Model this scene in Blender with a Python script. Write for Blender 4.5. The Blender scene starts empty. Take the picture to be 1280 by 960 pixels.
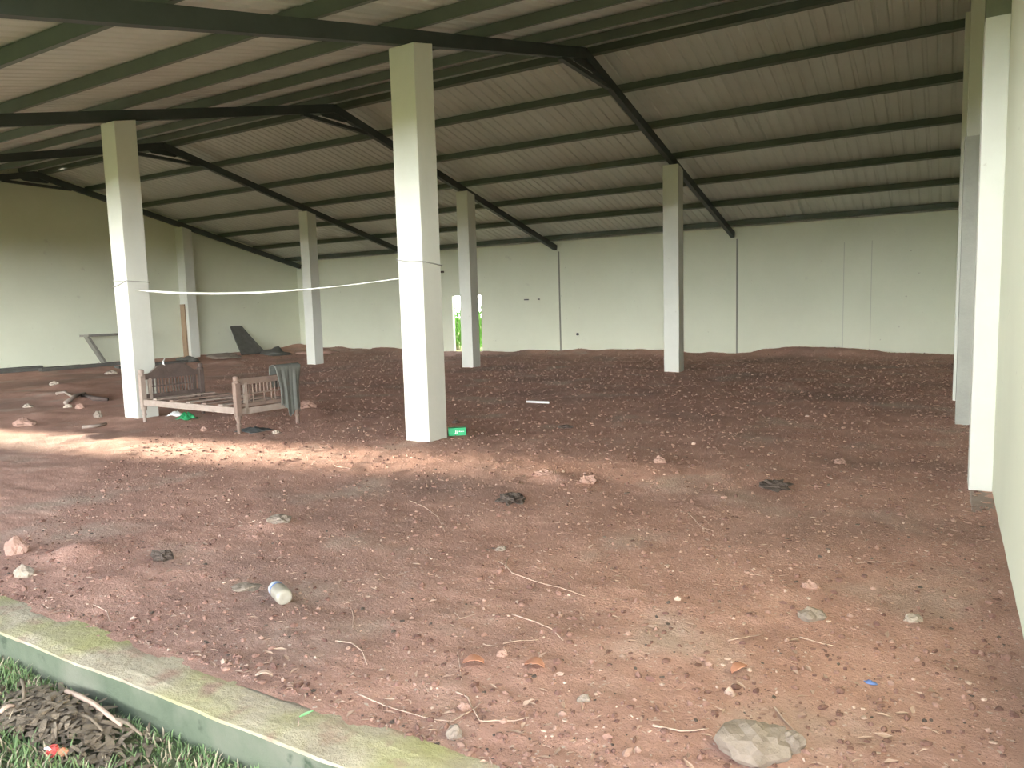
import bpy, bmesh, math, random
import numpy as np
from mathutils import Vector, Matrix, noise
R = math.radians
random.seed(7); rng = np.random.default_rng(7)
sc = bpy.context.scene
C = sc.collection

# ------------------------------------------------------------------ camera
yaw, pitch, roll, FPX = R(30.769), R(5.983), R(-1.662), 919.14
fw = Vector((-math.sin(yaw)*math.cos(pitch), math.cos(yaw)*math.cos(pitch), -math.sin(pitch)))
rt = Vector((math.cos(yaw), math.sin(yaw), 0)); up = rt.cross(fw)
r2 = rt*math.cos(roll)+up*math.sin(roll); u2 = -rt*math.sin(roll)+up*math.cos(roll)
CAM = Vector((0, 0, 1.5))
cd = bpy.data.cameras.new('camera'); cam = bpy.data.objects.new('camera', cd); C.objects.link(cam)
cd.sensor_width = 36; cd.lens = FPX/1280*36; cd.clip_start = .05; cd.clip_end = 500
M = Matrix((r2, u2, -fw)).transposed().to_4x4(); M.translation = CAM; cam.matrix_world = M
sc.camera = cam

def ray(px, py): return fw + r2*((px-640)/FPX) + u2*((480-py)/FPX)
def gz(px, py, z=0.0):                                # point of the level z seen there
    d = ray(px, py); return CAM + d*((z-1.5)/d.z)
def gy(px, py, Y):
    d = ray(px, py); return CAM + d*(Y/d.y)

# ------------------------------------------------------------------ numpy value noise
_tab = rng.random((256, 256))
def vn(x, y):
    x = np.asarray(x, float); y = np.asarray(y, float)
    xi = np.floor(x).astype(int); yi = np.floor(y).astype(int); fx = x-xi; fy = y-yi
    fx = fx*fx*(3-2*fx); fy = fy*fy*(3-2*fy)
    g = lambda a, b: _tab[a & 255, b & 255]
    return (g(xi, yi)*(1-fx)+g(xi+1, yi)*fx)*(1-fy)+(g(xi, yi+1)*(1-fx)+g(xi+1, yi+1)*fx)*fy
def fbm(x, y, s, o=4):
    t = 0; a = .5
    for k in range(o):
        t = t+a*(vn(x*s+17*k, y*s+31*k)-.5); s *= 2.03; a *= .55
    return t
def sstep(a, b, x):
    t = np.clip((x-a)/(b-a), 0, 1); return t*t*(3-2*t)

X0, X1, Y0, Y1 = -22.0, .32, 1.86, 20.75             # the inside of the shed
def ground(x, y):
    x = np.asarray(x, float); y = np.asarray(y, float)
    e = np.minimum(1, (y-Y0)/.35)*np.minimum(1, (X1-x)/.25)
    z = fbm(x, y, .45, 3)*.07*np.clip(e, .1, 1)*np.clip((y-1)/4, .35, 1)
    z = z+fbm(x+9, y, 2.6, 3)*.028+fbm(x, y+5, 11, 3)*.017+fbm(x, y+5, 30, 2)*.011
    hp = np.exp(-((y-20.5)/.55)**2)
    z = z+hp*(.10+.16*np.clip(fbm(x, 3.3+0*y, .8, 3)*2, -.4, 1))
    z = z+hp*.10*np.exp(-((x+3.4)/1.6)**2)
    z = z+.17*np.exp(-((x+22)/.8)**2)*sstep(3, 8, y)
    z = z+.06*np.exp(-(((x+15)/1.7)**2+((y-7.9)/.35)**2))
    for (cx, cy, rr, hh) in BUMPS:
        z = z+hh*np.exp(-(((x-cx)**2+(y-cy)**2)/rr**2))
    return z
BUMPS = [(-4.1, 3.5, .16, .04), (-1.5, 5.6, .12, .03), (-8.4, 8.0, .25, .06), (-5.4, 11.5, .3, .05), (-2.3, 13.5, .5, .06),
         (-13.6, 7.4, .3, .07), (-2.9, 5.6, .15, .03), (-17, 9, .4, .08), (-12.3, 6.1, .25, .05), (-9.4, 5.2, .2, .04),
         (-4.75, 2.5, .16, .07), (-12, 18, .8, .1), (-19, 15, .6, .12), (-7, 17, .7, .08)]
def G(x, y): return float(ground(x, y))

# ------------------------------------------------------------------ materials
def mat(name, base, rough=.85, var=None, scale=4, bump=0, bscale=60, metal=0, spots=None, detail=5, coord='Object', trans=0, subs=0):
    m = bpy.data.materials.new(name); m.use_nodes = True
    nt = m.node_tree; N = nt.nodes; L = nt.links; b = N['Principled BSDF']
    b.inputs['Roughness'].default_value = rough; b.inputs['Metallic'].default_value = metal
    if trans: b.inputs['Transmission Weight'].default_value = trans
    tc = N.new('ShaderNodeTexCoord')
    co = tc.outputs[coord]
    if coord == 'World':
        pass
    col = None
    if var:
        n = N.new('ShaderNodeTexNoise'); n.inputs['Scale'].default_value = scale; n.inputs['Detail'].default_value = detail; n.inputs['Roughness'].default_value = .65
        L.new(co, n.inputs['Vector'])
        rp = N.new('ShaderNodeValToRGB'); rp.color_ramp.elements[0].position = .3; rp.color_ramp.elements[1].position = .72
        rp.color_ramp.elements[0].color = (*var, 1); rp.color_ramp.elements[1].color = (*base, 1)
        L.new(n.outputs['Fac'], rp.inputs['Fac']); col = rp.outputs['Color']
    if spots:
        for (sc_, lo, hi, c) in spots:
            n = N.new('ShaderNodeTexNoise'); n.inputs['Scale'].default_value = sc_; n.inputs['Detail'].default_value = 4
            mp = N.new('ShaderNodeMapping'); mp.inputs['Location'].default_value = (sc_*.37, 3.1, sc_*.11)
            L.new(co, mp.inputs['Vector']); L.new(mp.outputs['Vector'], n.inputs['Vector'])
            rp = N.new('ShaderNodeValToRGB'); rp.color_ramp.elements[0].position = lo; rp.color_ramp.elements[1].position = hi
            rp.color_ramp.elements[0].color = (0, 0, 0, 1); rp.color_ramp.elements[1].color = (1, 1, 1, 1)
            L.new(n.outputs['Fac'], rp.inputs['Fac'])
            mx = N.new('ShaderNodeMix'); mx.data_type = 'RGBA'
            L.new(rp.outputs['Color'], mx.inputs['Factor'])
            if col is None: mx.inputs['A'].default_value = (*base, 1)
            else: L.new(col, mx.inputs['A'])
            mx.inputs['B'].default_value = (*c, 1); col = mx.outputs['Result']
    if col is None: b.inputs['Base Color'].default_value = (*base, 1)
    else: L.new(col, b.inputs['Base Color'])
    if bump:
        n = N.new('ShaderNodeTexNoise'); n.inputs['Scale'].default_value = bscale; n.inputs['Detail'].default_value = 6; n.inputs['Roughness'].default_value = .7
        L.new(co, n.inputs['Vector'])
        bp = N.new('ShaderNodeBump'); bp.inputs['Strength'].default_value = min(1, bump); bp.inputs['Distance'].default_value = .02
        L.new(n.outputs['Fac'], bp.inputs['Height']); L.new(bp.outputs['Normal'], b.inputs['Normal'])
    return m

M_SOIL = mat('red_soil', (.60, .355, .278), .95, (.40, .22, .17), 2.2, .9, 55, detail=9,
             spots=[(.45, .5, .68, (.31, .19, .155)), (1.1, .56, .74, (.50, .37, .30)), (46, .64, .70, (.62, .49, .41)), (70, .66, .71, (.20, .12, .095))])
M_WALL = mat('lime_washed_wall', (.73, .75, .60), .9, (.68, .70, .555), .8, .12, 14,
             spots=[(2.3, .70, .86, (.50, .49, .40)), (11, .73, .80, (.36, .33, .27))])
M_PAINT = mat('white_column_paint', (.66, .665, .60), .8, (.61, .615, .55), 2.5, .1, 20, spots=[(9, .74, .80, (.5, .48, .42))])
M_CEM = mat('bare_cement', (.42, .42, .37), .9, (.34, .34, .30), 3, .3, 30)
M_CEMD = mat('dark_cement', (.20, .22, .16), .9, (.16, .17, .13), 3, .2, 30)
M_STEEL = mat('dark_painted_steel', (.055, .068, .064), .55, (.04, .05, .046), 3)
M_PURL = mat('green_grey_steel', (.105, .125, .095), .5, (.08, .1, .078), 3)
M_SHEET = mat('roofing_sheet', (.60, .62, .58), .5, (.52, .54, .50), .9, metal=.15)
M_KERB = mat('weathered_kerb', (.52, .455, .335), .95, (.38, .315, .225), 4, 1, 18,
             spots=[(1.6, .46, .62, (.41, .385, .18)), (6, .55, .70, (.36, .245, .18))])
M_MOSS = mat('mossy_kerb_side', (.135, .155, .105), .95, (.085, .11, .07), 4, .4, 25, spots=[(3, .5, .7, (.17, .175, .13)), (9, .62, .7, (.06, .08, .05))])
M_TURF = mat('turf_soil', (.16, .18, .09), .95, (.10, .12, .06), 6, .8, 30, spots=[(2, .5, .65, (.24, .20, .14))])
M_FIELD = mat('grass_field', (.33, .385, .125), .95, (.27, .32, .10), .5, .3, 8)
M_BLADE = mat('grass_blade', (.25, .34, .15), .7, (.15, .24, .09), 3)
M_STRAW = mat('dry_straw', (.56, .47, .33), .85, (.40, .32, .22), 6)
M_LITTER = mat('soil_coloured_litter', (.52, .37, .29), .9, (.36, .23, .175), 8)
M_TWIG = mat('dry_twig', (.48, .35, .275), .85, (.44, .31, .24), 12)
M_BARK = mat('bark', (.22, .17, .12), .9, (.13, .10, .07), 8, .5, 30)
M_LEAF = mat('tree_leaf', (.11, .22, .045), .6, (.07, .15, .03), 3)
M_BUSH = mat('bush_leaf', (.20, .42, .07), .6, (.12, .30, .04), 4)
M_WOOD = mat('weathered_wood', (.27, .195, .155), .85, (.18, .125, .10), 9, .3, 40)
M_WOODP = mat('pale_worn_wood', (.38, .31, .26), .85, (.27, .21, .175), 9, .3, 40)
M_WOODD = mat('dark_old_wood', (.125, .09, .075), .85, (.075, .053, .045), 7, .3, 40)
M_GREYW = mat('grey_old_wood', (.25, .24, .205), .85, (.18, .17, .145), 7, .3, 30)
M_BLACKW = mat('blackened_wood', (.125, .12, .105), .9, (.08, .075, .065), 6, .3, 30)
M_TAN = mat('tan_plank', (.36, .26, .17), .85, (.28, .195, .12), 6, .2, 30)
M_CLOTH = mat('grey_green_cloth', (.17, .175, .155), .95, (.115, .12, .105), 9, .3, 90)
M_CLOTHP = mat('pale_cloth', (.6, .6, .52), .95)
M_DRAG = mat('dark_rag', (.10, .105, .10), .95, (.07, .07, .07), 9, .3, 50)
M_GREENP = mat('green_plastic', (.03, .30, .11), .5, (.02, .22, .08), 8)
M_CARTON = mat('green_carton', (.015, .42, .16), .45)
M_WHITE = mat('white_plastic', (.85, .85, .83), .5)
M_ROPE = mat('white_rope', (.80, .80, .74), .9)
M_ROPED = mat('grey_string', (.34, .34, .30), .9)
M_JAR = mat('milky_plastic', (.44, .41, .35), .35, (.37, .33, .26), 10, trans=.2)
M_CAP = mat('pale_cap_plastic', (.50, .53, .56), .4)
M_BLUE = mat('blue_plastic', (.10, .17, .38), .5)
M_ROCKG = mat('grey_rock', (.29, .235, .19), .9, (.21, .165, .13), 9, .5, 40)
M_ROCKP = mat('pale_rock', (.42, .35, .28), .9, (.31, .25, .2), 9, .4, 40)
M_ROCKR = mat('red_clod', (.44, .28, .22), .95, (.31, .185, .145), 9, .6, 40)
M_DUNG = mat('dark_clod', (.115, .085, .068), .95, (.075, .055, .045), 12, .7, 60)
M_ORL = mat('rust_leaf', (.56, .27, .17), .8, (.42, .19, .12), 14)
M_GRL = mat('fresh_leaf', (.25, .55, .22), .6)
M_RED = mat('red_wrapper', (.62, .08, .07), .5)
M_ORW = mat('orange_wrapper', (.62, .25, .13), .5)
M_CHIP = mat('pale_chip', (.56, .41, .33), .9, (.42, .29, .23), 3)
M_HUSK = mat('dry_husk', (.27, .21, .15), .95, (.17, .13, .09), 8, .6, 30)
M_JOINT = mat('dark_joint', (.26, .265, .21), .9)

def island_mat(name, stops, rough=.95):             # each crumb its own colour
    m = bpy.data.materials.new(name); m.use_nodes = True; nt = m.node_tree; b = nt.nodes['Principled BSDF']; b.inputs['Roughness'].default_value = rough
    g = nt.nodes.new('ShaderNodeNewGeometry'); rp = nt.nodes.new('ShaderNodeValToRGB'); rp.color_ramp.interpolation = 'LINEAR'
    e = rp.color_ramp.elements; e[0].position, e[0].color = stops[0][0], (*stops[0][1], 1); e[1].position, e[1].color = stops[-1][0], (*stops[-1][1], 1)
    for p, c in stops[1:-1]: e.new(p).color = (*c, 1)
    nt.links.new(g.outputs['Random Per Island'], rp.inputs['Fac']); nt.links.new(rp.outputs['Color'], b.inputs['Base Color']); return m
M_CRUMB = island_mat('earth_crumbs', [(0, (.14, .07, .055)), (.45, (.23, .125, .097)), (.8, (.30, .175, .135)), (.97, (.36, .23, .18)), (1, (.50, .38, .31))])

# ------------------------------------------------------------------ mesh helpers
class MB:
    def __init__(s): s.v = []; s.f = []; s.sm = []
    def add(s, vs, fs, smooth=False):
        o = len(s.v); s.v += [tuple(v) for v in vs]; s.f += [tuple(i+o for i in f) for f in fs]; s.sm += [smooth]*len(fs); return s
    def box(s, a, b, mtx=None):
        x0, y0, z0 = a; x1, y1, z1 = b
        vs = [Vector(p) for p in ((x0,y0,z0),(x1,y0,z0),(x1,y1,z0),(x0,y1,z0),(x0,y0,z1),(x1,y0,z1),(x1,y1,z1),(x0,y1,z1))]
        if mtx: vs = [mtx @ v for v in vs]
        return s.add(vs, [(3,2,1,0),(4,5,6,7),(0,1,5,4),(1,2,6,5),(2,3,7,6),(3,0,4,7)])
    def bar(s, p, q, w, h, side=None):               # square bar between two points
        p = Vector(p); q = Vector(q); d = (q-p).normalized()
        a = Vector(side) if side else (Vector((0,0,1)).cross(d) if abs(d.z) < .99 else Vector((1,0,0)))
        a.normalize(); b = d.cross(a).normalized(); a = b.cross(d)
        vs = []
        for e in (p, q):
            for (i, j) in ((-1,-1),(1,-1),(1,1),(-1,1)): vs.append(e+a*(i*w/2)+b*(j*h/2))
        return s.add(vs, [(3,2,1,0),(4,5,6,7),(0,1,5,4),(1,2,6,5),(2,3,7,6),(3,0,4,7)])
    def tube(s, pts, rad, n=6):
        pts = [Vector(p) for p in pts]; rs = rad if isinstance(rad, (list, tuple)) else [rad]*len(pts)
        vs = []; fs = []
        for i, p in enumerate(pts):
            d = (pts[min(i+1, len(pts)-1)]-pts[max(i-1, 0)]).normalized()
            a = d.orthogonal() if abs(d.z) > .9 else Vector((0,0,1)).cross(d)
            a.normalize(); b = d.cross(a)
            for k in range(n):
                t = 2*math.pi*k/n; vs.append(p+(a*math.cos(t)+b*math.sin(t))*rs[i])
        m = len(pts)
        for i in range(m-1):
            for k in range(n):
                fs.append((i*n+k, i*n+(k+1) % n, (i+1)*n+(k+1) % n, (i+1)*n+k))
        fs.append(tuple(range(n))[::-1]); fs.append(tuple((m-1)*n+k for k in range(n)))
        return s.add(vs, fs, True)
    def lathe(s, prof, n=14, at=(0,0,0), mtx=None):
        pts = []; fs = []
        for (r, z) in prof:
            for k in range(n):
                t = 2*math.pi*k/n; v = Vector((at[0]+r*math.cos(t), at[1]+r*math.sin(t), at[2]+z)); pts.append(mtx @ v if mtx else v)
        m = len(prof)
        for i in range(m-1):
            for k in range(n): fs.append((i*n+k, i*n+(k+1) % n, (i+1)*n+(k+1) % n, (i+1)*n+k))
        fs.append(tuple(range(n))[::-1]); fs.append(tuple((m-1)*n+k for k in range(n)))
        return s.add(pts, fs, True)
    def build(s, name, m, parent=None, loc=None, bevel=0):
        me = bpy.data.meshes.new(name)
        vs = s.v
        if loc is not None: L = Vector(loc); vs = [tuple(Vector(v)-L) for v in vs]
        me.from_pydata(vs, [], s.f); me.update()
        me.polygons.foreach_set('use_smooth', s.sm); me.materials.append(m)
        o = bpy.data.objects.new(name, me); C.objects.link(o)
        if loc is not None: o.location = loc
        if parent: o.parent = parent
        if bevel:
            b = o.modifiers.new('bevel', 'BEVEL'); b.width = bevel; b.segments = 2; b.limit_method = 'ANGLE'
        return o
def tag(o, label, cat=None, group=None, kind=None):
    if label: o['label'] = label
    if cat: o['category'] = cat
    if group: o['group'] = group
    if kind: o['kind'] = kind
    return o
def empty(name, loc, rz=0):
    e = bpy.data.objects.new(name, None); C.objects.link(e); e.location = loc; e.rotation_euler = (0, 0, rz); e.empty_display_size = .1
    return e
def struct(o): o['kind'] = 'structure'; return o

# ------------------------------------------------------------------ floor of red soil
def axis(a, b, s0, k, from_end):
    out = [0.0]; L = b-a
    while out[-1] < L: out.append(out[-1]+s0+k*out[-1])
    out = np.array(out)*L/out[-1]
    return (b-out)[::-1] if from_end else a+out
gx = axis(X0-.1, X1+.05, .016, .0055, True); gyy = axis(Y0, Y1+.05, .014, .008, False)
XX, YY = np.meshgrid(gx, gyy)
ZZ = ground(XX, YY)
nx, ny = len(gx), len(gyy)
me = bpy.data.meshes.new('floor')
idx = np.arange(nx*ny).reshape(ny, nx)
quads = np.stack([idx[:-1, :-1], idx[:-1, 1:], idx[1:, 1:], idx[1:, :-1]], -1).reshape(-1, 4)
me.from_pydata(np.stack([XX, YY, ZZ], -1).reshape(-1, 3).tolist(), [], quads.tolist()); me.update()
me.polygons.foreach_set('use_smooth', [True]*len(me.polygons)); me.materials.append(M_SOIL)
floor = bpy.data.objects.new('floor', me); C.objects.link(floor); struct(floor)

# ------------------------------------------------------------------ walls
RIDGE = 11.207; SL = .2335; ZR = 5.425
def zb(y): return ZR-SL*abs(y-RIDGE)                 # underside of the rafters
RH, PH = .16, .13
def zs(y): return zb(y)+RH*1.02+PH+.01               # underside of the sheets
def gable(name, x0, x1):
    b = MB(); ys = [1.64, RIDGE, 21.0]; 
    prof = [(1.64, -.3), (21.0, -.3), (21.0, zs(21.0)-.005), (RIDGE, zs(RIDGE)-.005), (1.64, zs(1.64)-.005)]
    vs = [(x0, y, z) for y, z in prof]+[(x1, y, z) for y, z in prof]
    fs = [(0,1,2,3,4)[::-1], (5,6,7,8,9)]+[(i, (i+1) % 5, 5+(i+1) % 5, 5+i) for i in range(5)]
    return struct(b.add(vs, fs).build(name, M_WALL))
gable('wall_right', .32, .55)
OY0, OY1, OZ = 2.35, 3.25, 2.45                       # unseen side doorway, added in the left wall to shape the low sun's floor strip
def wl(b, pts):
    n = len(pts); vs = [(-22.25, y, z) for y, z in pts]+[(-22.0, y, z) for y, z in pts]
    return b.add(vs, [tuple(range(n))[::-1], tuple(range(n, 2*n))]+[(i, (i+1) % n, n+(i+1) % n, n+i) for i in range(n)])
b = MB(); zq = lambda y: zs(y)-.005
wl(b, [(1.64, -.3), (OY0, -.3), (OY0, zq(OY0)), (1.64, zq(1.64))]); wl(b, [(OY0, OZ), (OY1, OZ), (OY1, zq(OY1)), (OY0, zq(OY0))])
wl(b, [(OY1, -.3), (21.0, -.3), (21.0, zq(21.0)), (RIDGE, zq(RIDGE)), (OY1, zq(OY1))])
struct(b.build('wall_left', M_WALL))
b = MB().box((-22.25, -18, -.3), (-22.0, 1.64, 4.2)); struct(b.build('wall_sun_blocker', M_WALL))  # added out of view, keeps the low sun off the front floor
DX0, DX1, DZ = -14.64, -13.47, 1.92                   # doorway in the back wall
b = MB(); zt = zs(20.75)-.01
b.box((-22.0, 20.75, -.3), (DX0, 20.87, zt)).box((DX1, 20.75, -.3), (.32, 20.87, zt)).box((DX0, 20.75, DZ), (DX1, 20.87, zt)).box((DX0, 20.75, -.3), (DX1, 20.87, -.02))
struct(b.build('wall_back', M_WALL))
for i, x in enumerate((-5.05, -10.52, -16.0)):        # columns flush in the back wall, a dark joint along their right edge
    struct(MB().box((x-.34, 20.722, -.2), (x-.02, 20.75, zb(20.72)-.005)).build('trim_%d' % (2*i+1), M_WALL))
    struct(MB().box((x-.02, 20.73, -.2), (x+.02, 20.75, zb(20.72)-.03)).build('trim_%d' % (2*i+2), M_JOINT))
for i, x in enumerate((-2.36, -1.72)):
    struct(MB().box((x, 20.742, .05), (x+.012, 20.75, 2.9)).build('trim_%d' % (i+7), mat('faint_joint_%d' % i, (.5, .5, .42))))

# ------------------------------------------------------------------ roof
def slope_sheets(name, y0, y1):
    b = MB(); per = .2; prof = [(0, 0), (.125, 0), (.142, .016), (.178, .016), (.195, 0)]
    xs = []; x = X0-.2; k = 0
    while x < .5:
        for (dx, dz) in prof: xs.append((x+dx, dz+(.006 if k % 5 == 4 else 0)))
        x += per; k += 1
    ys = np.linspace(y0, y1, 9)
    vs = [(x, y, zs(y)+dz) for y in ys for (x, dz) in xs]; n = len(xs)
    fs = [(j*n+i, j*n+i+1, (j+1)*n+i+1, (j+1)*n+i) for j in range(len(ys)-1) for i in range(n-1)]
    b.add(vs, fs); return b.build(name, M_SHEET, ceil)
ceil = empty('ceiling', (0, 0, 0)); struct(ceil)
slope_sheets('front_slope_sheeting', 1.25, RIDGE-.02); slope_sheets('back_slope_sheeting', RIDGE+.02, 21.35)
b = MB(); zc = zs(RIDGE)+.034                          # ridge cap with a few nail holes letting in the sky
holes = [(-2.61), (-2.41), (-2.2), (-2.01), (-1.83)]
ycut = [RIDGE-.32, RIDGE-.085, RIDGE-.035, RIDGE, RIDGE+.32]
xcut = [X0-.2]
for hx in holes: xcut += [hx-.024, hx+.024]
xcut += [.5]
for i in range(len(xcut)-1):
    for j in range(4):
        if i % 2 == 1 and j == 1: continue
        q = [(xcut[i], ycut[j]), (xcut[i+1], ycut[j]), (xcut[i+1], ycut[j+1]), (xcut[i], ycut[j+1])]
        b.add([(x, y, zc-SL*abs(y-RIDGE)+.004) for x, y in q], [(0,1,2,3)])
b.build('ridge_cap', M_SHEET, ceil)

BAY = 5.448; FX = [-5.157-BAY*k for k in range(4)]; FX[3] = -21.74
names = ['above the tall front column nearest the camera', 'above the front column beside the old bed',
         'above the third back-row column counted from the right', 'running along the top of the left gable wall']
for k, x in enumerate(FX):
    e = tag(empty('roof_frame', (x, RIDGE, zb(RIDGE))), 'dark steel gable roof frame ' + names[k], 'roof frame', 'steel roof frames')
    for s in (-1, 1):
        ye = 1.5 if s < 0 else 20.70
        p = Vector((x, RIDGE, zb(RIDGE)+RH/2)); q = Vector((x, ye, zb(ye)+RH/2))
        bb = MB().bar(p, q, .10, RH, (1,0,0))
        bb.build('rafter', M_STEEL, e, None).location = -e.location
    o = MB().bar((x, RIDGE-.85, zb(RIDGE-.85)+.0), (x, RIDGE+.95, zb(RIDGE+.95)+.0), .08, .07, (1,0,0)).build('apex_tie', M_STEEL, e); o.location = -e.location
    g = MB(); 
    pr = [(-.42, -.095), (0, .0), (.42, -.095), (.3, -.15), (-.3, -.15)]
    vs = [(x+dx, RIDGE+a, zb(RIDGE)+c+.02) for dx in (-.012, .012) for a, c in pr]
    g.add(vs, [(0,1,2,3,4), (9,8,7,6,5)]+[(i, (i+1) % 5, 5+(i+1) % 5, 5+i) for i in range(5)])
    o = g.build('gusset_plate', M_STEEL, e); o.location = -e.location
ordw = ['first', 'second', 'third', 'fourth', 'fifth', 'sixth']
def purlin(y, lab, grp):
    z = zb(y)+RH*1.02; s = 1 if y > RIDGE else -1
    b = MB(); a = math.atan(SL)*(-s); 
    mt = Matrix.Translation((0, y, z)) @ Matrix.Rotation(a, 4, 'X')
    xr = X1-.001; xl = X0+.001                         # C channel: web and two flanges
    b.box((xl, -.04, 0), (xr, .04, .006), mt).box((xl, -.04, PH-.006), (xr, .04, PH), mt).box((xl, -.04, .006), (xr, -.032, PH-.006), mt)
    o = b.build('purlin', M_PURL, None, (X0+11, y, z)); tag(o, lab, 'roof beam', grp); return o
for i in range(6):
    purlin(RIDGE-1.5*(i+1), 'long green grey steel purlin under the front roof slope, %s down from the ridge' % ordw[i], 'purlins of the front slope')
for i in range(6):
    purlin(RIDGE+1.5*(i+1), 'long dark steel purlin under the back roof slope, %s down from the ridge' % ordw[i], 'purlins of the back slope')
purlin(RIDGE-.24, 'dark steel purlin on the front side of the roof ridge', 'ridge purlins')
purlin(RIDGE+.24, 'dark steel purlin on the back side of the roof ridge', 'ridge purlins')

# ------------------------------------------------------------------ columns
S = .17; YN, YF = 6.70, 15.715
def column(x, y, lab, m=M_PAINT):
    zt = zb(y)-.0; b = MB(); n = 14
    zsq = [(-.12 if i == 0 else .0)+ (zt+.03)*i/n for i in range(n+1)]
    vs = []
    for i, z in enumerate(zsq):
        for (dx, dy) in ((-1,-1),(1,-1),(1,1),(-1,1)):
            j = .004*(noise.noise(Vector((x+dx*3, y+dy*5, z*1.7))))
            vs.append((x+dx*S+j, y+dy*S+j, z if i < n else (zb(y+dy*S)-.001)))
    fs = [(3,2,1,0), tuple(n*4+k for k in range(4))]+[(i*4+k, i*4+(k+1) % 4, (i+1)*4+(k+1) % 4, (i+1)*4+k) for i in range(n) for k in range(4)]
    b.add(vs, fs); o = b.build('column', m, None, (x, y, 0), bevel=.008)
    return tag(o, lab, 'column')
column(FX[0], YN, 'tall square white column in front, nearest the camera, rope tied to it')['group'] = 'square white columns'
column(FX[1], YN, 'square white column standing just behind the old wooden bed')['group'] = 'square white columns'
column(FX[0]-.03, YF, 'slender square white column in the back row, furthest right')['group'] = 'square white columns'
column(FX[1]+.045, YF, 'square white column in the back row, partly covering the back doorway')['group'] = 'square white columns'
column(FX[2]-.05, YF, 'square white column in the back row, left of the tall front column')['group'] = 'square white columns'
def wallcol(name, x0, x1, y0, y1, z0, z1, m, lab):
    vs = [(x, y, z) for (x, y) in ((x0,y0),(x1,y0),(x1,y1),(x0,y1)) for z in (z0, min(z1, zb(y)-.001))]
    b = MB().add(vs, [(0,2,4,6)[::-1], (1,3,5,7), (0,1,3,2)[::-1], (2,3,5,4)[::-1], (4,5,7,6)[::-1], (6,7,1,0)[::-1]])
    o = b.build(name, m, None, ((x0+x1)/2, (y0+y1)/2, z0), bevel=.006); return tag(o, lab, 'column')
wallcol('wall_column', -22.0, -21.60, YF-S, YF+S, -.1, 9, M_PAINT, 'white column built against the left wall behind the bed')
o = wallcol('wall_column', .165, .32, 6.53, 6.87, 0.0, 3.47, M_PAINT, 'white column against the right wall, nearest, with a bare concrete foot')
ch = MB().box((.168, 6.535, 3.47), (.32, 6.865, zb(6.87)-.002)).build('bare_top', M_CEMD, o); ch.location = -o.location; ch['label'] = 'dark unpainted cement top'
ch = MB().box((.172, 5.86, -.15), (.32, 6.87, -.001)).build('concrete_foot', mat('soil_stained_cement', (.42, .33, .28), .9, (.33, .24, .20), 5, .4, 30), o, bevel=.01); ch.location = -o.location; ch['label'] = 'bare concrete foot'
o = wallcol('wall_column', .095, .32, 9.9, 10.24, -.1, 3.25, M_CEM, 'grey bare cement column against the right wall behind the nearest one')
ch = MB().box((.115, 9.91, 3.25), (.32, 10.23, zb(9.9)-.002)).build('painted_top', M_PAINT, o); ch.location = -o.location; ch['label'] = 'pale painted upper part'
wallcol('wall_column', .075, .32, 12.0, 12.34, -.1, 9, M_PAINT, 'pale sliver of a wall column behind the grey cement one at right')

# ------------------------------------------------------------------ kerb and the grass outside
kx = np.arange(-12, .4, .03); b = MB(); vs = []
prof = [(1.67, -.42, 0), (1.662, -.16, .6), (1.658, -.008, .6), (1.664, .0, .6), (1.73, .006, .5), (1.83, .004, .5), (1.92, -.004, .6), (1.925, -.12, 0)]
for x in kx:
    for (y, z, w) in prof:
        n1 = float(fbm(x*1.0, y*9, 3, 4)); n2 = float(fbm(x+40, y*9, 5, 4))
        vs.append((x, y+.035*n1*w, z+.03*n2*w))
n = len(prof)
b.add(vs, [(i*n+k, i*n+k+1, (i+1)*n+k+1, (i+1)*n+k)[::-1] for i in range(len(kx)-1) for k in range(n-1)])
kerb = struct(b.build('trim_9', M_KERB)); kerb['label'] = 'mossy old concrete kerb along the open front'
kerb.data.materials.append(M_MOSS)
mi = []
for i in range(len(kx)-1):
    for k in range(n-1): mi.append(1 if k < 2 else 0)
kerb.data.polygons.foreach_set('material_index', mi)
def tz(x, y): return -.19+float(fbm(x, y, 1.5, 3))*.06+.03*math.exp(-((y-1.66)/.12)**2)
tx = np.linspace(-9, .5, 96); ty = np.linspace(-1, 1.72, 40); b = MB()
b.add([(x, y, tz(x, y)) for y in ty for x in tx], [(j*96+i, j*96+i+1, (j+1)*96+i+1, (j+1)*96+i) for j in range(39) for i in range(95)], True)
struct(b.build('ground_outside', M_TURF))
b = MB(); b.add([(-90, -120, -.3), (90, -120, -.3), (90, 120, -.3), (-90, 120, -.3)], [(0,1,2,3)])
struct(b.build('field_outside', M_FIELD))
b = MB(); b2 = MB()
for i in range(16000):
    x = random.uniform(-4.6, -1.5); y = random.uniform(1.0, 1.655)
    d = float(vn(x*4.1, y*4.1+8))
    hp = math.exp(-(((x+3.02)/.46)**2+((y-1.49)/.17)**2))
    if random.random() < hp*1.3 or d < random.uniform(-.1, .5): continue
    z = tz(x, y); h = random.uniform(.018, .06)*(1.15 if y < 1.4 else .8)*(1.5 if x < -3.6 else 1); a = random.uniform(0, 6.28); w = .0035
    t = bool(random.random() < .25)
    dx, dy = math.cos(a), math.sin(a); l = random.uniform(.3, 1.1)*h
    vs = [(x-dy*w, y+dx*w, z-.004), (x+dy*w, y-dx*w, z-.004), (x+dx*l*.4+dy*w*.8, y+dy*l*.4-dx*w*.8, z+h*.65), (x+dx*l*.4-dy*w*.8, y+dy*l*.4+dx*w*.8, z+h*.65), (x+dx*l, y+dy*l, z+h)]
    (b2 if t else b).add(vs, [(0,1,2,3), (3,2,4)])
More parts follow.
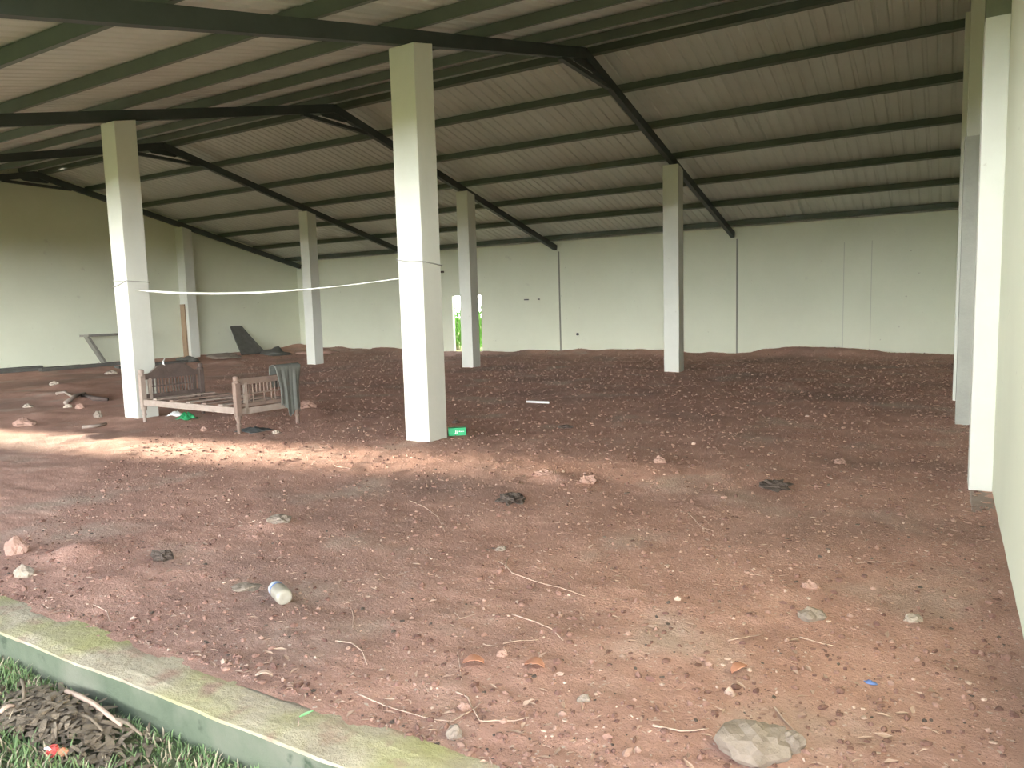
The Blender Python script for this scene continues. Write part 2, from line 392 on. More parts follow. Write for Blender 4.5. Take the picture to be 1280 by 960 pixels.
tag(b.build('grass', M_BLADE), 'short green grass growing below the kerb', 'grass', kind='stuff')
tag(b2.build('dry_grass', M_STRAW), 'dry straw coloured grass blades among the green below the kerb', 'grass', kind='stuff')
# heap of dry husk and sticks against the kerb, bottom left corner
b = MB()
for i in range(520):
    x = random.gauss(-3.07, .25); y = random.gauss(1.50, .085)
    if y > 1.635: continue
    hh = .085*math.exp(-(((x+3.1)/.38)**2+((y-1.5)/.15)**2)); z = tz(x, y)+hh*random.uniform(.4, 1)
    a = random.uniform(0, 6.28); l = random.uniform(.012, .06); w = random.uniform(.003, .016); p = random.uniform(-.5, .5)
    m = Matrix.Translation((x, y, z)) @ Matrix.Rotation(a, 4, 'Z') @ Matrix.Rotation(p, 4, 'Y')
    m2 = [m @ Vector(v) for v in ((-l,-w,0),(0,-w*1.2,.01),(l,-w*.4,0),(l,w*.4,.003),(0,w*1.2,.012),(-l,w,.004))]
    b.add(m2, [(0,1,4,5), (1,2,3,4)])
tag(b.build('husk_litter', M_HUSK), 'heap of dry brown husk litter below the kerb at lower left', 'litter', kind='stuff')
STK = [((40,905),(92,872),.010,'grey brown stick slanting up through the dry heap by the kerb'),
       ((86,866),(152,908),.012,'pale bent stick on the right side of the dry heap below the kerb'),
       ((98,893),(128,914),.008,'short brown stick in the middle of the dry heap below the kerb'),
       ((27,852),(30,876),.008,'short upright grey stick at the top left of the dry heap'),
       ((0,892),(18,884),.010,'pale stick end at the left picture edge below the kerb'),
       ((140,900),(178,921),.008,'thin dark stick at the right tip of the dry heap below the kerb')]
for (p, q, r_, lab) in STK:
    A = gz(*p, -.12); B = gz(*q, -.12); A.y = min(A.y, 1.61); B.y = min(B.y, 1.61); A.z = tz(A.x, A.y)+.055; B.z = tz(B.x, B.y)+.06
    mid = (A+B)/2+Vector((.0, .006, .012))
    tag(MB().tube([A, A.lerp(mid, .5)+Vector((0,0,.004)), mid, B], [r_*.8, r_, r_*.9, r_*.6], 7).build('stick', M_TWIG if 'pale' in lab else M_HUSK, None, (A+B)/2), lab, 'stick')
P = gz(66, 935, -.13)
e = tag(empty('wrapper', (P.x, P.y, tz(P.x, P.y))), 'crumpled red and orange wrapper in the grass at lower left', 'wrapper')
def blob(seed, rx, ry, rz, sub=2, rough=.35, f=1.6, cut=-.35):
    bm = bmesh.new(); bmesh.ops.create_icosphere(bm, subdivisions=sub, radius=1)
    for v in bm.verts:
        n_ = noise.noise(v.co*f+Vector((seed*3.7, seed*1.3, seed*.7))); n2 = noise.noise(v.co*f*2.7+Vector((seed, 5, seed)))
        c = v.co*(1+rough*n_+rough*.45*n2); c.z = max(c.z, cut)
        v.co = Vector((c.x*rx, c.y*ry, (c.z-cut)*rz))
    vs = [tuple(v.co) for v in bm.verts]; fs = [tuple(v.index for v in f_.verts) for f_ in bm.faces]; bm.free(); return vs, fs
b = MB(); b.add(*blob(3, .030, .026, .024, 2, .5)); b.build('red_foil', M_RED, e).location = (0, 0, .018)
b = MB(); b.add(*blob(5, .024, .018, .018, 2, .5)); b.build('orange_foil', M_ORW, e).location = (.042, .016, .02)
b = MB(); b.tube([(.0,-.028,.052),(.012,-.022,.056),(.024,-.02,.05)], .005, 5); b.build('white_edge', M_WHITE, e)
P = gz(372, 902, .01); e = tag(empty('green_leaf', (P.x, P.y, .016)), 'small fresh green leaf sprouting on the kerb top', 'leaf')
b = MB(); L_ = []
for i in range(7):
    t = i/6; w = .012*math.sin(math.pi*min(.97, t+.06)); L_ += [(t*.052, -w, .012+.018*t), (t*.052, 0, .008+.018*t), (t*.052, w, .012+.018*t)]
b.add(L_, [(i*3+k, i*3+k+1, i*3+k+4, i*3+k+3) for i in range(6) for k in (0, 1)], True)
o = b.build('blade', M_GRL, e); o.rotation_euler.z = R(40); o.location = (.004, .004, .0)
b = MB().tube([(.026,-.03,-.018),(.02,-.014,.0),(.004,.004,.010)], .0018, 5); b.build('stem', M_TWIG, e)

# ------------------------------------------------------------------ old wooden bed
HN = Vector((-9.99, 6.35, 0)); ang = math.atan2(-.15, 2.22)
bed = tag(empty('bed_frame', (HN.x, HN.y, G(HN.x, HN.y)-.0), ang), 'old weathered wooden bed frame with slatted headboard, no mattress', 'bed')
BL, BW = 2.225, .93
bw = lambda x, y: bed.matrix_basis @ Vector((x, y, 0))
def post(x, y, h, m):
    w = bed.location.xy; c, s_ = math.cos(ang), math.sin(ang)
    wx, wy = bed.location.x+x*c-y*s_, bed.location.y+x*s_+y*c
    z0 = G(wx, wy)-bed.location.z-.012
    b = MB().lathe([(.022, z0), (.026, .03), (.024, .09), (.036, .115), (.024, .135), (.026, .16), (.040, .19), (.042, .23)], 12, (x, y, 0))
    b.box((x-.036, y-.036, .22), (x+.036, y+.036, h-.09))
    b.lathe([(.046, h-.10), (.05, h-.08), (.034, h-.065), (.040, h-.04), (.036, h-.012), (.016, h)], 12, (x, y, 0))
    b.build('bed_post', m, bed, bevel=.004)
post(0, 0, .77, M_WOODP); post(0, BW, .79, M_WOODD); post(BL, 0, .74, M_WOOD); post(BL, BW, .75, M_WOOD)
# headboard
hb = MB(); nn = 24; vs = []
for i in range(nn+1):
    t = i/nn; y = .04+t*(BW-.08); z = .70+.115*float(sstep(.06, .30, t)*(1-sstep(.70, .94, t)))
    for x in (-.016, .016): vs += [(x, y, .615), (x, y, z)]
hb.add(vs, [q for i in range(nn) for q in ((i*4, i*4+4, i*4+5, i*4+1)[::-1], (i*4+2, i*4+6, i*4+7, i*4+3), (i*4+1, i*4+5, i*4+7, i*4+3)[::-1], (i*4, i*4+4, i*4+6, i*4+2))]+[(0,1,3,2), tuple(nn*4+k for k in (0,2,3,1))])
head = hb.build('headboard', M_WOODD, bed)
MB().box((-.02, .03, .34), (.02, BW-.03, .40)).build('lower_rail', M_WOODD, head)
MB().box((-.012, .1, .497), (.012, BW-.1, .515)).build('middle_rail', M_WOODD, head)
MB().box((-.022, .095, .25), (.022, .135, .63)).build('stile', M_WOODP, head); MB().box((-.022, BW-.135, .25), (.022, BW-.095, .63)).build('stile', M_WOODD, head)
for i in range(13):
    y = .165+i*(BW-.33)/12
    MB().lathe([(.008, .395), (.012, .44), (.009, .50), (.012, .57), (.008, .62)], 8, (0, y, 0)).build('spindle', M_WOODD, head)
MB().box((-.02, .02, .245), (.02, BW-.02, .335)).build('cross_rail', M_WOODP, bed)
# footboard
ft = MB().box((BL-.018, .03, .62), (BL+.018, BW-.03, .70)).build('footboard', M_WOOD, bed, bevel=.006)
MB().box((BL-.018, .03, .33), (BL+.018, BW-.03, .375)).build('lower_rail', M_WOOD, ft)
MB().box((BL-.011, .1, .485), (BL+.011, BW-.1, .503)).build('middle_rail', M_WOOD, ft)
MB().box((BL-.02, .105, .24), (BL+.02, .145, .64)).build('stile', M_WOODP, ft)
for i in range(12):
    y = .185+i*(BW-.30)/11; lo = .37 if i in (0, 1, 4, 6, 7, 9, 11) else .49
    MB().lathe([(.008, lo), (.011, (lo+.625)/2), (.008, .625)], 8, (BL, y, 0)).build('spindle', M_WOOD, ft)
MB().box((BL-.02, .02, .235), (BL+.02, BW-.02, .315)).build('cross_rail', M_WOODP, bed)
for y, m in ((0, M_WOODP), (BW, M_WOOD)):
    MB().box((.03, y-.018, .25), (BL-.03, y+.018, .335)).build('side_rail', m, bed, bevel=.005)
for i, x in enumerate((.30, .72, 1.12, 1.50, 1.86)):
    MB().box((x-.05, .0, .336), (x+.05, BW, .356)).build('slat', M_WOODP if i % 2 == 0 else M_WOOD, bed)
def world(x, y, z):
    c, s_ = math.cos(ang), math.sin(ang); return Vector((bed.location.x+x*c-y*s_, bed.location.y+x*s_+y*c, bed.location.z+z))
# cloth over the far foot corner
b = MB(); vs = []; NU, NV = 28, 26
for j in range(NV+1):
    t = j/NV
    for i in range(NU+1):
        u = i/NU; fold = .020*math.sin(u*19+1.3*math.sin(u*5))+.010*math.sin(u*41+2)
        hem = .17+.05*math.sin(u*9+.5)+.09*(1-u)*(u < .3)
        y = .56+u*.42
        if t < .25:                                   # inner side hangs over the rail
            z = .52+(.80-.52)*(t/.25); x = BL-.062-fold*.4*(1-t/.25)
        elif t < .35:
            q = (t-.25)/.10*math.pi; x = BL-.062*math.cos(q); z = .80+.028*math.sin(q)
        else:
            q = (t-.35)/.65; z = .80-(.80-hem)*q; x = BL+.062+fold*min(1, q*2.2)+.02*q; y += (u-.5)*(-.10)*math.sin(q*2.2)
        vs.append(world(x, y, z))
b.add(vs, [(j*(NU+1)+i, j*(NU+1)+i+1, (j+1)*(NU+1)+i+1, (j+1)*(NU+1)+i) for j in range(NV) for i in range(NU)], True)
o = b.build('cloth', M_CLOTH, None, world(BL, .76, .8)); o.modifiers.new('thick', 'SOLIDIFY').thickness = .008
tag(o, 'ragged grey green cloth draped over the foot end of the old bed', 'cloth')
def rag(px, py, rx, ry, h, m, lab, name, cat, seed):
    P = gz(px, py); vs = []; n = 18
    for j in range(n+1):
        for i in range(n+1):
            u = i/n*2-1; v = j/n*2-1; rr = math.hypot(u, v)
            edge = 1+.25*noise.noise(Vector((u*2, v*2, seed)))
            x = P.x+u*rx*edge; y = P.y+v*ry*edge
            z = G(x, y)+.004+h*max(0, 1-rr*rr*.8)*(.6+.9*abs(noise.noise(Vector((u*3, v*3, seed+4)))))
            vs.append((x, y, z))
    o = MB().add(vs, [(j*(n+1)+i, j*(n+1)+i+1, (j+1)*(n+1)+i+1, (j+1)*(n+1)+i) for j in range(n) for i in range(n)], True).build(name, m, None, (P.x, P.y, G(P.x, P.y)))
    o.modifiers.new('thick', 'SOLIDIFY').thickness = .004
    return tag(o, lab, cat)
rag(317, 537, .20, .16, .05, M_DRAG, 'dark rag crumpled on the ground at the foot of the bed', 'rag', 'rag', 1)
rag(234, 523, .13, .11, .10, M_GREENP, 'crumpled green plastic sheet on the soil beneath the bed', 'plastic_sheet', 'plastic', 2)
rag(219, 519, .15, .07, .07, M_WHITE, 'crumpled white plastic bag on the soil beneath the bed', 'plastic_bag', 'plastic', 3)
p = world(0, .34, .80); b = MB().tube([p+Vector((.0,.03,.10)), p+Vector((.01,.0,.06)), p+Vector((.012,-.005,.02)), p+Vector((.01,.03,-.012))], [.010, .013, .012, .006], 7)
tag(b.build('hook', M_WHITE, None, p), 'small white bent hook hung on the bed headboard', 'hook')

# ------------------------------------------------------------------ rope between the two front columns
e = empty('rope', (-7.8, YN, 1.8)); tag(e, 'white rope sagging between the two front columns', 'rope')
def lp(b, name, m):
    o = b.build(name, m, e); o.location = -e.location; return o
a_ = Vector((FX[1]+S+.004, YN-.05, 1.915)); c_ = Vector((FX[0]-S-.004, YN-.05, 1.865)); pts = []; rs = []
for i in range(31):
    t = i/30; p = a_.lerp(c_, t); p.z -= .115*4*t*(1-t)*(1-.15*t); pts.append(p)
    rs.append(0.006+.010*float(sstep(.02, .08, t)*(1-sstep(.45, .8, t))))
lp(MB().tube(pts, rs, 7), 'sagging_line', M_ROPE)
for x, za, zc in ((FX[1], 2.06, 2.03), (FX[0], 2.06, 1.99)):
    q = S+.012; ps = [(x-q, YN-q, za), (x, YN-q-.002, (za+zc)/2+.005), (x+q, YN-q, (za+zc)/2), (x+q, YN+q, zc), (x-q, YN+q, zc+.03), (x-q, YN-q, za)]
    lp(MB().tube(ps, .007, 6), 'loop', M_ROPED)
lp(MB().tube([(FX[1]-S-.01, YN-S-.012, 1.96), (FX[1], YN-S-.014, 2.0), (FX[1]+S+.01, YN-S-.012, 2.05)], .006, 6), 'loop', M_ROPED)
b = MB(); b.add(*blob(8, .03, .03, .035, 2, .3, cut=-1)); o = b.build('knot', M_DRAG, e); o.location = Vector((FX[0]-S-.02, YN-.05, 1.83))-e.location

# ------------------------------------------------------------------ things on the floor
P = gz(560.5, 546.5); Q = gz(583, 545.5); d = (Q-P); L_ = d.length; az = math.atan2(d.y, d.x)
e = tag(empty('carton', (P.x, P.y, G((P.x+Q.x)/2, (P.y+Q.y)/2)+.003), az), 'green printed carton lying beside the base of the tall front column', 'carton')
MB().box((0, 0, 0), (L_, .085, .093)).build('carton_body', M_CARTON, e, bevel=.004)
MB().add([(x, y, z) for y in (-.003, .001) for x, z in ((.085, .03), (.094, .03), (.094, .065), (.085, .065))]+[], [(0,1,2,3), (7,6,5,4), (0,4,5,1), (1,5,6,2), (2,6,7,3), (3,7,4,0)]).build('letter_stroke', M_WHITE, e)
MB().box((.074, -.003, .024), (.094, .001, .0305)).build('letter_foot', M_WHITE, e)
MB().box((.102, -.003, .024), (.108, .001, .06)).build('letter_stroke', M_WHITE, e)
for k in range(3): MB().box((.125+k*.022, -.003, .045), (.142+k*.022, .001, .053+.004*(k == 0))).build('letter_mark', M_WHITE, e)
# jar lying with its base towards the camera
P = gz(357, 757); T = gz(345, 744); d = (T-P); az = math.atan2(d.y, d.x)
jl = .175; jr = .043
jar = tag(empty('jar', (P.x, P.y, G(P.x+.05*math.cos(az), P.y+.05*math.sin(az))+jr-.004), az), 'milky plastic jar with a pale cap lying on the red soil', 'jar')
mt = Matrix.Rotation(R(90), 4, 'Y')
MB().lathe([(.012, .004), (.030, 0), (.040, .008), (jr, .022), (jr, jl-.055), (.040, jl-.045), (.034, jl-.036), (.034, jl-.03)], 24, mtx=mt).build('jar_body', M_JAR, jar)
MB().lathe([(.039, jl-.034), (.040, jl-.03), (.040, jl-.004), (.036, jl), (.008, jl)], 24, mtx=mt).build('cap', M_CAP, jar)
MB().lathe([(.0395, jl-.040), (.0412, jl-.039), (.0412, jl-.033), (.0395, jl-.032)], 24, mtx=mt).build('seal_ring', M_BLUE, jar)['label'] = 'dark blue seal ring under the cap'
A, B = gz(658.5, 502.5), gz(686, 505)
A.z = G(A.x, A.y)+.028; B.z = G(B.x, B.y)+.03
tag(MB().tube([A, A.lerp(B, .5), B], .019, 10).build('pipe', M_WHITE, None, A.lerp(B, .5)), 'short white pipe lying on the soil behind the tall front column', 'pipe')

def rock(px, py, w, h, m, lab, name='stone', cat='stone', dpt=None, seed=None, sub=3, rough=.4, f=1.5):
    P = gz(px, py); s = seed if seed is not None else px*.01
    b = MB(); vs, fs = blob(s, w/2, (dpt or w*.7)/2, h/1.25, sub, rough, f); b.add(vs, fs, False)
    o = b.build(name, m); o.location = (P.x, P.y, G(P.x, P.y)-.006-.05*h); o.rotation_euler.z = yaw+random.uniform(-.25, .25)
    return tag(o, lab, cat)
rock(945, 936, .245, .085, M_ROCKG, 'largest flat grey stone at the bottom edge of the soil', dpt=.19)
rock(990, 938, .085, .06, M_ROCKG, 'small grey stone touching the right side of the largest flat stone')
rock(1015, 772, .125, .05, M_ROCKG, 'flat grey stone on the soil in front of the right wall', dpt=.10)
rock(1014, 736, .085, .04, M_ROCKR, 'small reddish stone just behind the flat grey stone at right')
rock(1141, 777, .082, .03, M_ROCKP, 'pale beige stone alone near the right wall')
rock(730, 877, .05, .03, M_ROCKG, 'small bluish grey stone right of the two rust coloured leaves')
rock(29, 721, .115, .06, M_ROCKP, 'pale stone near the kerb at the left picture edge')
rock(20, 692, .14, .10, M_ROCKR, 'reddish clod of earth behind the pale stone at far left', 'clod', 'clod')
rock(568, 918, .055, .05, M_ROCKG, 'round grey stone beside the inner kerb edge')
rock(305, 735, .17, .03, M_ROCKG, 'flat grey cement lump beside the plastic jar', 'cement_lump', 'lump', rough=.5)
rock(640, 625, .20, .065, M_DUNG, 'dark clod of dung on open soil in front of the tall column', 'dung_clod', 'clod', dpt=.22, rough=.6, f=2.6)
rock(968, 609, .21, .06, M_DUNG, 'dark clod of dung on the open soil towards the right wall', 'dung_clod', 'clod', dpt=.22, rough=.6, f=2.6)
rock(203, 699, .13, .055, M_DUNG, 'dark grey clod on the soil left of the plastic jar', 'dung_clod', 'clod', rough=.7, f=2.6)
rock(707, 535, .17, .045, M_DUNG, 'small dark clod on the soil right of the green carton', 'dung_clod', 'clod', rough=.5)
rock(570, 530, .10, .05, M_DUNG, 'small dark clod just behind the green carton', 'dung_clod', 'clod')
rock(681, 596, .17, .05, M_ROCKR, 'low reddish clod behind the dark dung clod, middle of the floor', 'clod', 'clod', rough=.6, f=2.4)
rock(735, 603, .13, .06, M_ROCKR, 'reddish clod right of the low clod, middle of the floor', 'clod', 'clod', rough=.6, f=2.4)
rock(825, 579, .12, .07, M_ROCKR, 'reddish stone right of centre, in line with the back-row column', 'stone', 'stone')
rock(1050, 578, .10, .05, M_ROCKR, 'small reddish stone on open soil right of the back-row column', 'stone', 'stone')
rock(348, 657, .17, .05, M_ROCKG, 'greyish clod on the soil behind the plastic jar', 'clod', 'clod', rough=.5)
rock(626, 686, .07, .03, M_ROCKG, 'small grey stone behind the forked twig', 'stone', 'stone')
rock(580, 885, .045, .035, M_ROCKR, 'small reddish pebble beside the bent twigs near the kerb', 'stone', 'stone')
rock(628, 822, .05, .03, M_ROCKR, 'small brown clod between the two rust coloured leaves', 'clod', 'clod')
rock(912, 868, .035, .03, M_CHIP, 'small pale pebble above the largest flat stone', 'stone', 'stone')
P = gz(1088, 855); b = MB(); b.add(*blob(2, .022, .012, .008, 2, .5)); o = b.build('plastic_scrap', M_BLUE); o.location = (P.x, P.y, G(P.x, P.y)+.001); tag(o, 'small blue plastic scrap on the soil at right', 'plastic')
def leaf(px, py, l, w, a, lab, m=M_ORL):
    P = gz(px, py); vs = []; n = 8
    for i in range(n+1):
        t = i/n; ww = w/2*(math.sin(math.pi*(.06+.9*t))**.7); z0 = .006+.016*math.sin(t*3.0)
        for k in (-1, 0, 1):
            x = (t-.5)*l; y = k*ww*(1+.12*math.sin(i*2.1+k)); X = P.x+x*math.cos(a)-y*math.sin(a); Y = P.y+x*math.sin(a)+y*math.cos(a)
            vs.append((X, Y, G(X, Y)+z0+(.012 if k else 0)))
    b = MB().add(vs, [(i*3+k, i*3+k+1, i*3+k+4, i*3+k+3) for i in range(n) for k in (0, 1)], True)
    o = b.build('dry_leaf', m, None, (P.x, P.y, G(P.x, P.y))); o.modifiers.new('thick', 'SOLIDIFY').thickness = .0015
    return tag(o, lab, 'leaf')
leaf(592, 833, .09, .05, R(25), 'left of the two rust coloured dry leaves on the soil')
leaf(668, 836, .085, .05, R(15), 'right of the two rust coloured dry leaves on the soil')
leaf(924, 842, .08, .05, R(60), 'reddish dry leaf above the largest flat stone')
leaf(330, 849, .07, .022, R(35), 'narrow pale dry leaf lying on the inner kerb edge', M_TWIG)
TW = [([(512,625),(530,632),(548,645),(556,662)], .0045, 'thin curved twig in front of the tall front column'),
      ([(623,703),(640,717),(665,726),(700,737),(731,747)], .0055, 'long straight forked twig in the middle of the soil'),
      ([(640,769),(670,779),(690,789),(704,803)], .0055, 'curved twig below the long forked twig'),
      ([(629,808),(652,804),(674,802)], .0035, 'short thin twig above the two rust coloured leaves'),
      ([(447,870),(480,882),(530,896),(562,903)], .0045, 'long thin twig lying beside the inner kerb edge'),
      ([(570,866),(585,873),(592,888),(600,903),(640,904),(661,898)], .005, 'sharply bent twig near the bottom of the soil'),
      ([(563,904),(585,892),(603,878)], .004, 'short twig crossing the sharply bent twig'),
      ([(420,803),(440,806),(453,818),(459,832)], .005, 'hooked twig between the jar and the rust coloured leaves'),
      ([(440,760),(442,772),(441,786)], .004, 'small upright looking twig right of the jar'),
      ([(816,912),(850,918),(886,915)], .006, 'pale twig left of the largest flat stone'),
      ([(968,888),(980,905),(999,923)], .006, 'twig slanting against the largest flat stone'),
      ([(1000,797),(1020,803),(1043,809)], .005, 'pale straight twig in front of the flat grey stone at right'),
      ([(117,757),(134,765),(138,777)], .004, 'small hooked twig near the kerb at left'),
      ([(572,818),(575,835),(577,852)], .003, 'very thin twig left of the rust coloured leaves'),
      ([(860,640),(875,655),(892,663)], .004, 'small pale twig on open soil right of centre'),
      ([(418,584),(428,586),(438,588)], .006, 'short pale twig left of the tall front column base'),
      ([(568,767),(575,775),(592,750+20),(600,768)], .003, 'thin crooked twig left of the long forked twig'),
      ([(604,806),(612,809),(622,812)], .004, 'tiny straight twig behind the left rust coloured leaf'),
      ([(910,802),(930,800),(955,792)], .0045, 'grey twig left of the pale straight twig at right'),
      ([(1070,705),(1090,702),(1128,704)], .003, 'thin long twig close to the right wall')]
for (pp, r_, lab) in TW:
    pts = [gz(*p) for p in pp]; dense = []
    for i in range(len(pts)-1):
        for k in range(4): dense.append(pts[i].lerp(pts[i+1], k/4))
    dense.append(pts[-1]); n = len(dense)
    for p in dense: p.z = G(p.x, p.y)
    zz = [max(dense[max(0, min(n-1, i+k))].z for k in (-1, 0, 1)) for i in range(n)]
    for i, p in enumerate(dense): p.z = zz[i]+r_*.8
    b = MB().tube(dense, [r_*.75*(1-.5*i/(n-1)) for i in range(n)], 6)
    o = tag(b.build('twig', M_TWIG, None, dense[n//2]), lab, 'twig', 'twigs on the red soil')
    if lab.startswith('long straight forked'):
        f = [gz(635, 697), gz(633, 706), gz(632, 713)]
        for p in f: p.z = G(p.x, p.y)+.008
        MB().tube([p-dense[n//2] for p in f], [.003, .004, .005], 6).build('side_shoot', M_TWIG, o)
# logs and branch at the left
def log(pp, r_, lab, m=M_WOODP, name='branch', dz=.0):
    pts = [gz(*p) for p in pp]
    for p in pts: p.z = G(p.x, p.y)+r_*.85+dz
    pts = [pts[0], pts[0].lerp(pts[1], .5)]+pts[1:] if len(pts) == 2 else pts
    return tag(MB().tube(pts, [r_]*(len(pts)-1)+[r_*.7], 8).build(name, m, None, pts[1]), lab, 'branch')
log([(82,507),(95,503),(106,497)], .035, 'pale broken branch end resting on the soil at left')
log([(70,497),(82,496),(91,500)], .028, 'curved pale branch behind the broken one at left')
log([(104,500),(118,503),(135,503)], .045, 'dark branch stub right of the pale broken branch', M_WOODD)
log([(103,535),(118,534),(133,531)], .025, 'thin pale branch on the soil left of the bedside column')
log([(276,495),(285,497),(290,499)], .03, 'short pale stick on the soil behind the bed')
for (px, py, w, h, m, lab) in [(85,510,.14,.07,M_ROCKP,'pale stone in front of the broken branch at left'), (100,511,.16,.09,M_ROCKR,'reddish stone among pale stones below the broken branch'),
                               (35,510,.17,.06,M_ROCKP,'pale flat stone at far left of the floor'), (123,521,.14,.10,M_ROCKG,'grey stone between the branch and the bedside column'),
                               (139,468,.3,.10,M_ROCKP,'pale stone near the left wall behind the bedside column'), (68,484,.2,.09,M_ROCKP,'small pale stone in front of the dark planks at left'),
                               (383,513,.3,.11,M_ROCKR,'reddish clod of earth right of the bed'), (255,536,.10,.06,M_ROCKR,'small clod in front of the bed side rail'),
                               (345,541,.10,.05,M_ROCKP,'small pale clod right of the dark rag'), (30,533,.3,.10,M_ROCKR,'low reddish clod at the far left of the sunlit strip')]:
    rock(px, py, w, h, m, lab, 'clod' if 'clod' in lab else 'stone', 'clod' if 'clod' in lab else 'stone')

# ------------------------------------------------------------------ old timber along the left wall
t = tag(empty('wooden_trestle', (-21.65, 13.05, G(-21.65, 13.05))), 'old grey wooden trestle with slanted legs against the left wall', 'trestle')
MB().box((-.24, -.95, .84), (.24, .95, .90)).build('top_board', M_GREYW, t, bevel=.005)
for s in (-1, 1):
    b = MB().bar((0, s*.88, .85), (0, s*.40, .0), .2, .075, (1, 0, 0)); b.build('leg', M_GREYW, t, bevel=.004)
pl = [(-21.62, 9.7, 11.9, .20, .07, 'blackened plank at the near end of the timber along the left wall'),
      (-21.45, 10.7, 13.2, .24, .09, 'dark plank lying in front of the trestle by the left wall'),
      (-21.78, 8.2, 10.9, .18, .10, 'dark plank close against the left wall at the picture edge'),
      (-21.0, 12.6, 14.9, .22, .08, 'dark plank half hidden behind the bedside column')]
for (x, y0_, y1_, w, h, lab) in pl:
    z0 = max(G(x, y0_+(y1_-y0_)*k/8) for k in range(9))-.015
    b = MB(); mt = Matrix.Translation((x, (y0_+y1_)/2, z0)) @ Matrix.Rotation(random.uniform(-.05, .05), 4, 'Z')
    b.box((-w/2, -(y1_-y0_)/2, 0), (w/2, (y1_-y0_)/2, h), mt)
    tag(b.build('plank', M_BLACKW, None, (x, (y0_+y1_)/2, z0), bevel=.006), lab, 'plank', 'old dark planks by the left wall')
# narrow tan plank in front of the left wall column
z0 = G(-21.78, 15.5)-.03
b = MB().box((-21.94, 15.49, z0), (-21.72, 15.535, 1.90)); tag(b.build('plank', M_TAN, None, (-21.8, 15.51, z0), bevel=.004), 'tall narrow tan plank standing against the left wall column', 'plank')
# dark board leaning on the left wall
A = Vector((-21.985, 17.55, 1.08)); D = Vector((-21.30, 17.55, G(-21.3, 17.8)+.0))
dv = A-D; nrm = Vector((dv.z, 0, -dv.x)).normalized()
b = MB(); vs = []
for e_, y0_, y1_ in ((D, 17.30, 18.35), (D.lerp(A, .5), 17.36, 18.12), (A, 17.45, 17.92)):
    for q in (0, .05):
        for y in (y0_, y1_): v = e_+nrm*q; vs.append((v.x, y, v.z))
b.add(vs, [(0,1,3,2), (8,10,11,9)]+[f_ for k in (0, 4) for f_ in ((k, k+4, k+5, k+1), (k+2, k+3, k+7, k+6), (k, k+2, k+6, k+4), (k+1, k+5, k+7, k+3))])
tag(b.build('board', M_BLACKW, None, D), 'broken dark board leaning on the left wall near the back corner', 'board')
def heap(x, y, rx, ry, h, m, lab, name='heap', seed=1):
    b = MB(); vs, fs = blob(seed, rx, ry, h/1.3, 3, .45, 1.7, -.05); b.add(vs, fs, True); o = b.build(name, m); o.location = (x, y, G(x, y)-.03); return tag(o, lab, 'heap')
heap(-20.9, 18.45, .5, .42, .30, M_BLACKW, 'dark heap of rubbish at the foot of the leaning dark board', seed=2)
heap(-21.2, 15.1, .45, .3, .22, M_BLACKW, 'small dark heap at the foot of the tan plank', seed=6)
heap(-21.3, 16.5, .55, .5, .18, M_ROCKG, 'low grey heap of rubble right of the left wall column', 'rubble_heap', seed=9)
heap(-20.0, 19.6, 1.0, .55, .20, M_ROCKR, 'low heap of earth in the back left corner', 'earth_heap', seed=12)

# fittings on the back wall
tag(MB().box((-15.25, 20.60, 2.73), (-14.93, 20.75, 2.79)).build('wall_bracket', M_WOODD, None, (-15.1, 20.75, 2.76), bevel=.004), 'small dark ledge on the back wall above the doorway', 'bracket')
tag(MB().lathe([(.04, 0), (.04, .05), (.03, .05)], 12, mtx=Matrix.Translation((-9.92, 20.75, .60)) @ Matrix.Rotation(R(90), 4, 'X')).build('pipe_stub', M_DRAG, None, (-9.92, 20.75, .6)), 'small dark pipe stub low on the back wall', 'pipe')
for x, w, lab in ((-11.72, .17, 'wider of two small dark marks fixed on the back wall'), (-11.27, .07, 'narrower of two small dark marks fixed on the back wall')):
    tag(MB().box((x-w/2, 20.735, 1.70), (x+w/2, 20.75, 1.735)).build('metal_clip', M_DRAG, None, (x, 20.75, 1.72), bevel=.003), lab, 'clip')

# ------------------------------------------------------------------ loose gravel, chips and straw on the soil
_ico = bmesh.new(); bmesh.ops.create_icosphere(_ico, subdivisions=1, radius=1); IV = np.array([v.co[:] for v in _ico.verts]); IF = np.array([[v.index for v in f.verts] for f in _ico.faces]); _ico.free()
def scatter(n, smin, smax, name, m, lab, cat, flat, seed, spread):
    r = np.random.default_rng(seed)
    y = Y0+.06+(r.random(n)**spread)*18.6; x = X1-.04-(r.random(n)**1.25)*(y*1.05+3.2)
    k = (x > X0+.2); x = x[k]; y = y[k]; n = len(x)
    s = (smin+(smax-smin)*r.random(n)**3.2)*(1+.03*(y-2)); z = ground(x, y)
    el = r.uniform(.6, 1.7, (n, 3))*np.array([1, 1, flat]); a = r.uniform(0, 6.28, n)
    V = IV[None]*el[:, None, :]*s[:, None, None]*(1+r.uniform(-.28, .28, (n, len(IV), 1)))
    c, s_ = np.cos(a)[:, None], np.sin(a)[:, None]
    X = V[..., 0]*c-V[..., 1]*s_+x[:, None]; Y = V[..., 0]*s_+V[..., 1]*c+y[:, None]; Z = V[..., 2]+z[:, None]+(s*.2*flat)[:, None]
    vs = np.stack([X, Y, Z], -1).reshape(-1, 3); fs = (IF[None]+np.arange(n)[:, None, None]*len(IV)).reshape(-1, 3)
    me = bpy.data.meshes.new(name); me.from_pydata(vs.tolist(), [], fs.tolist()); me.update(); me.materials.append(m)
    o = bpy.data.objects.new(name, me); C.objects.link(o); return tag(o, lab, cat, kind='stuff')
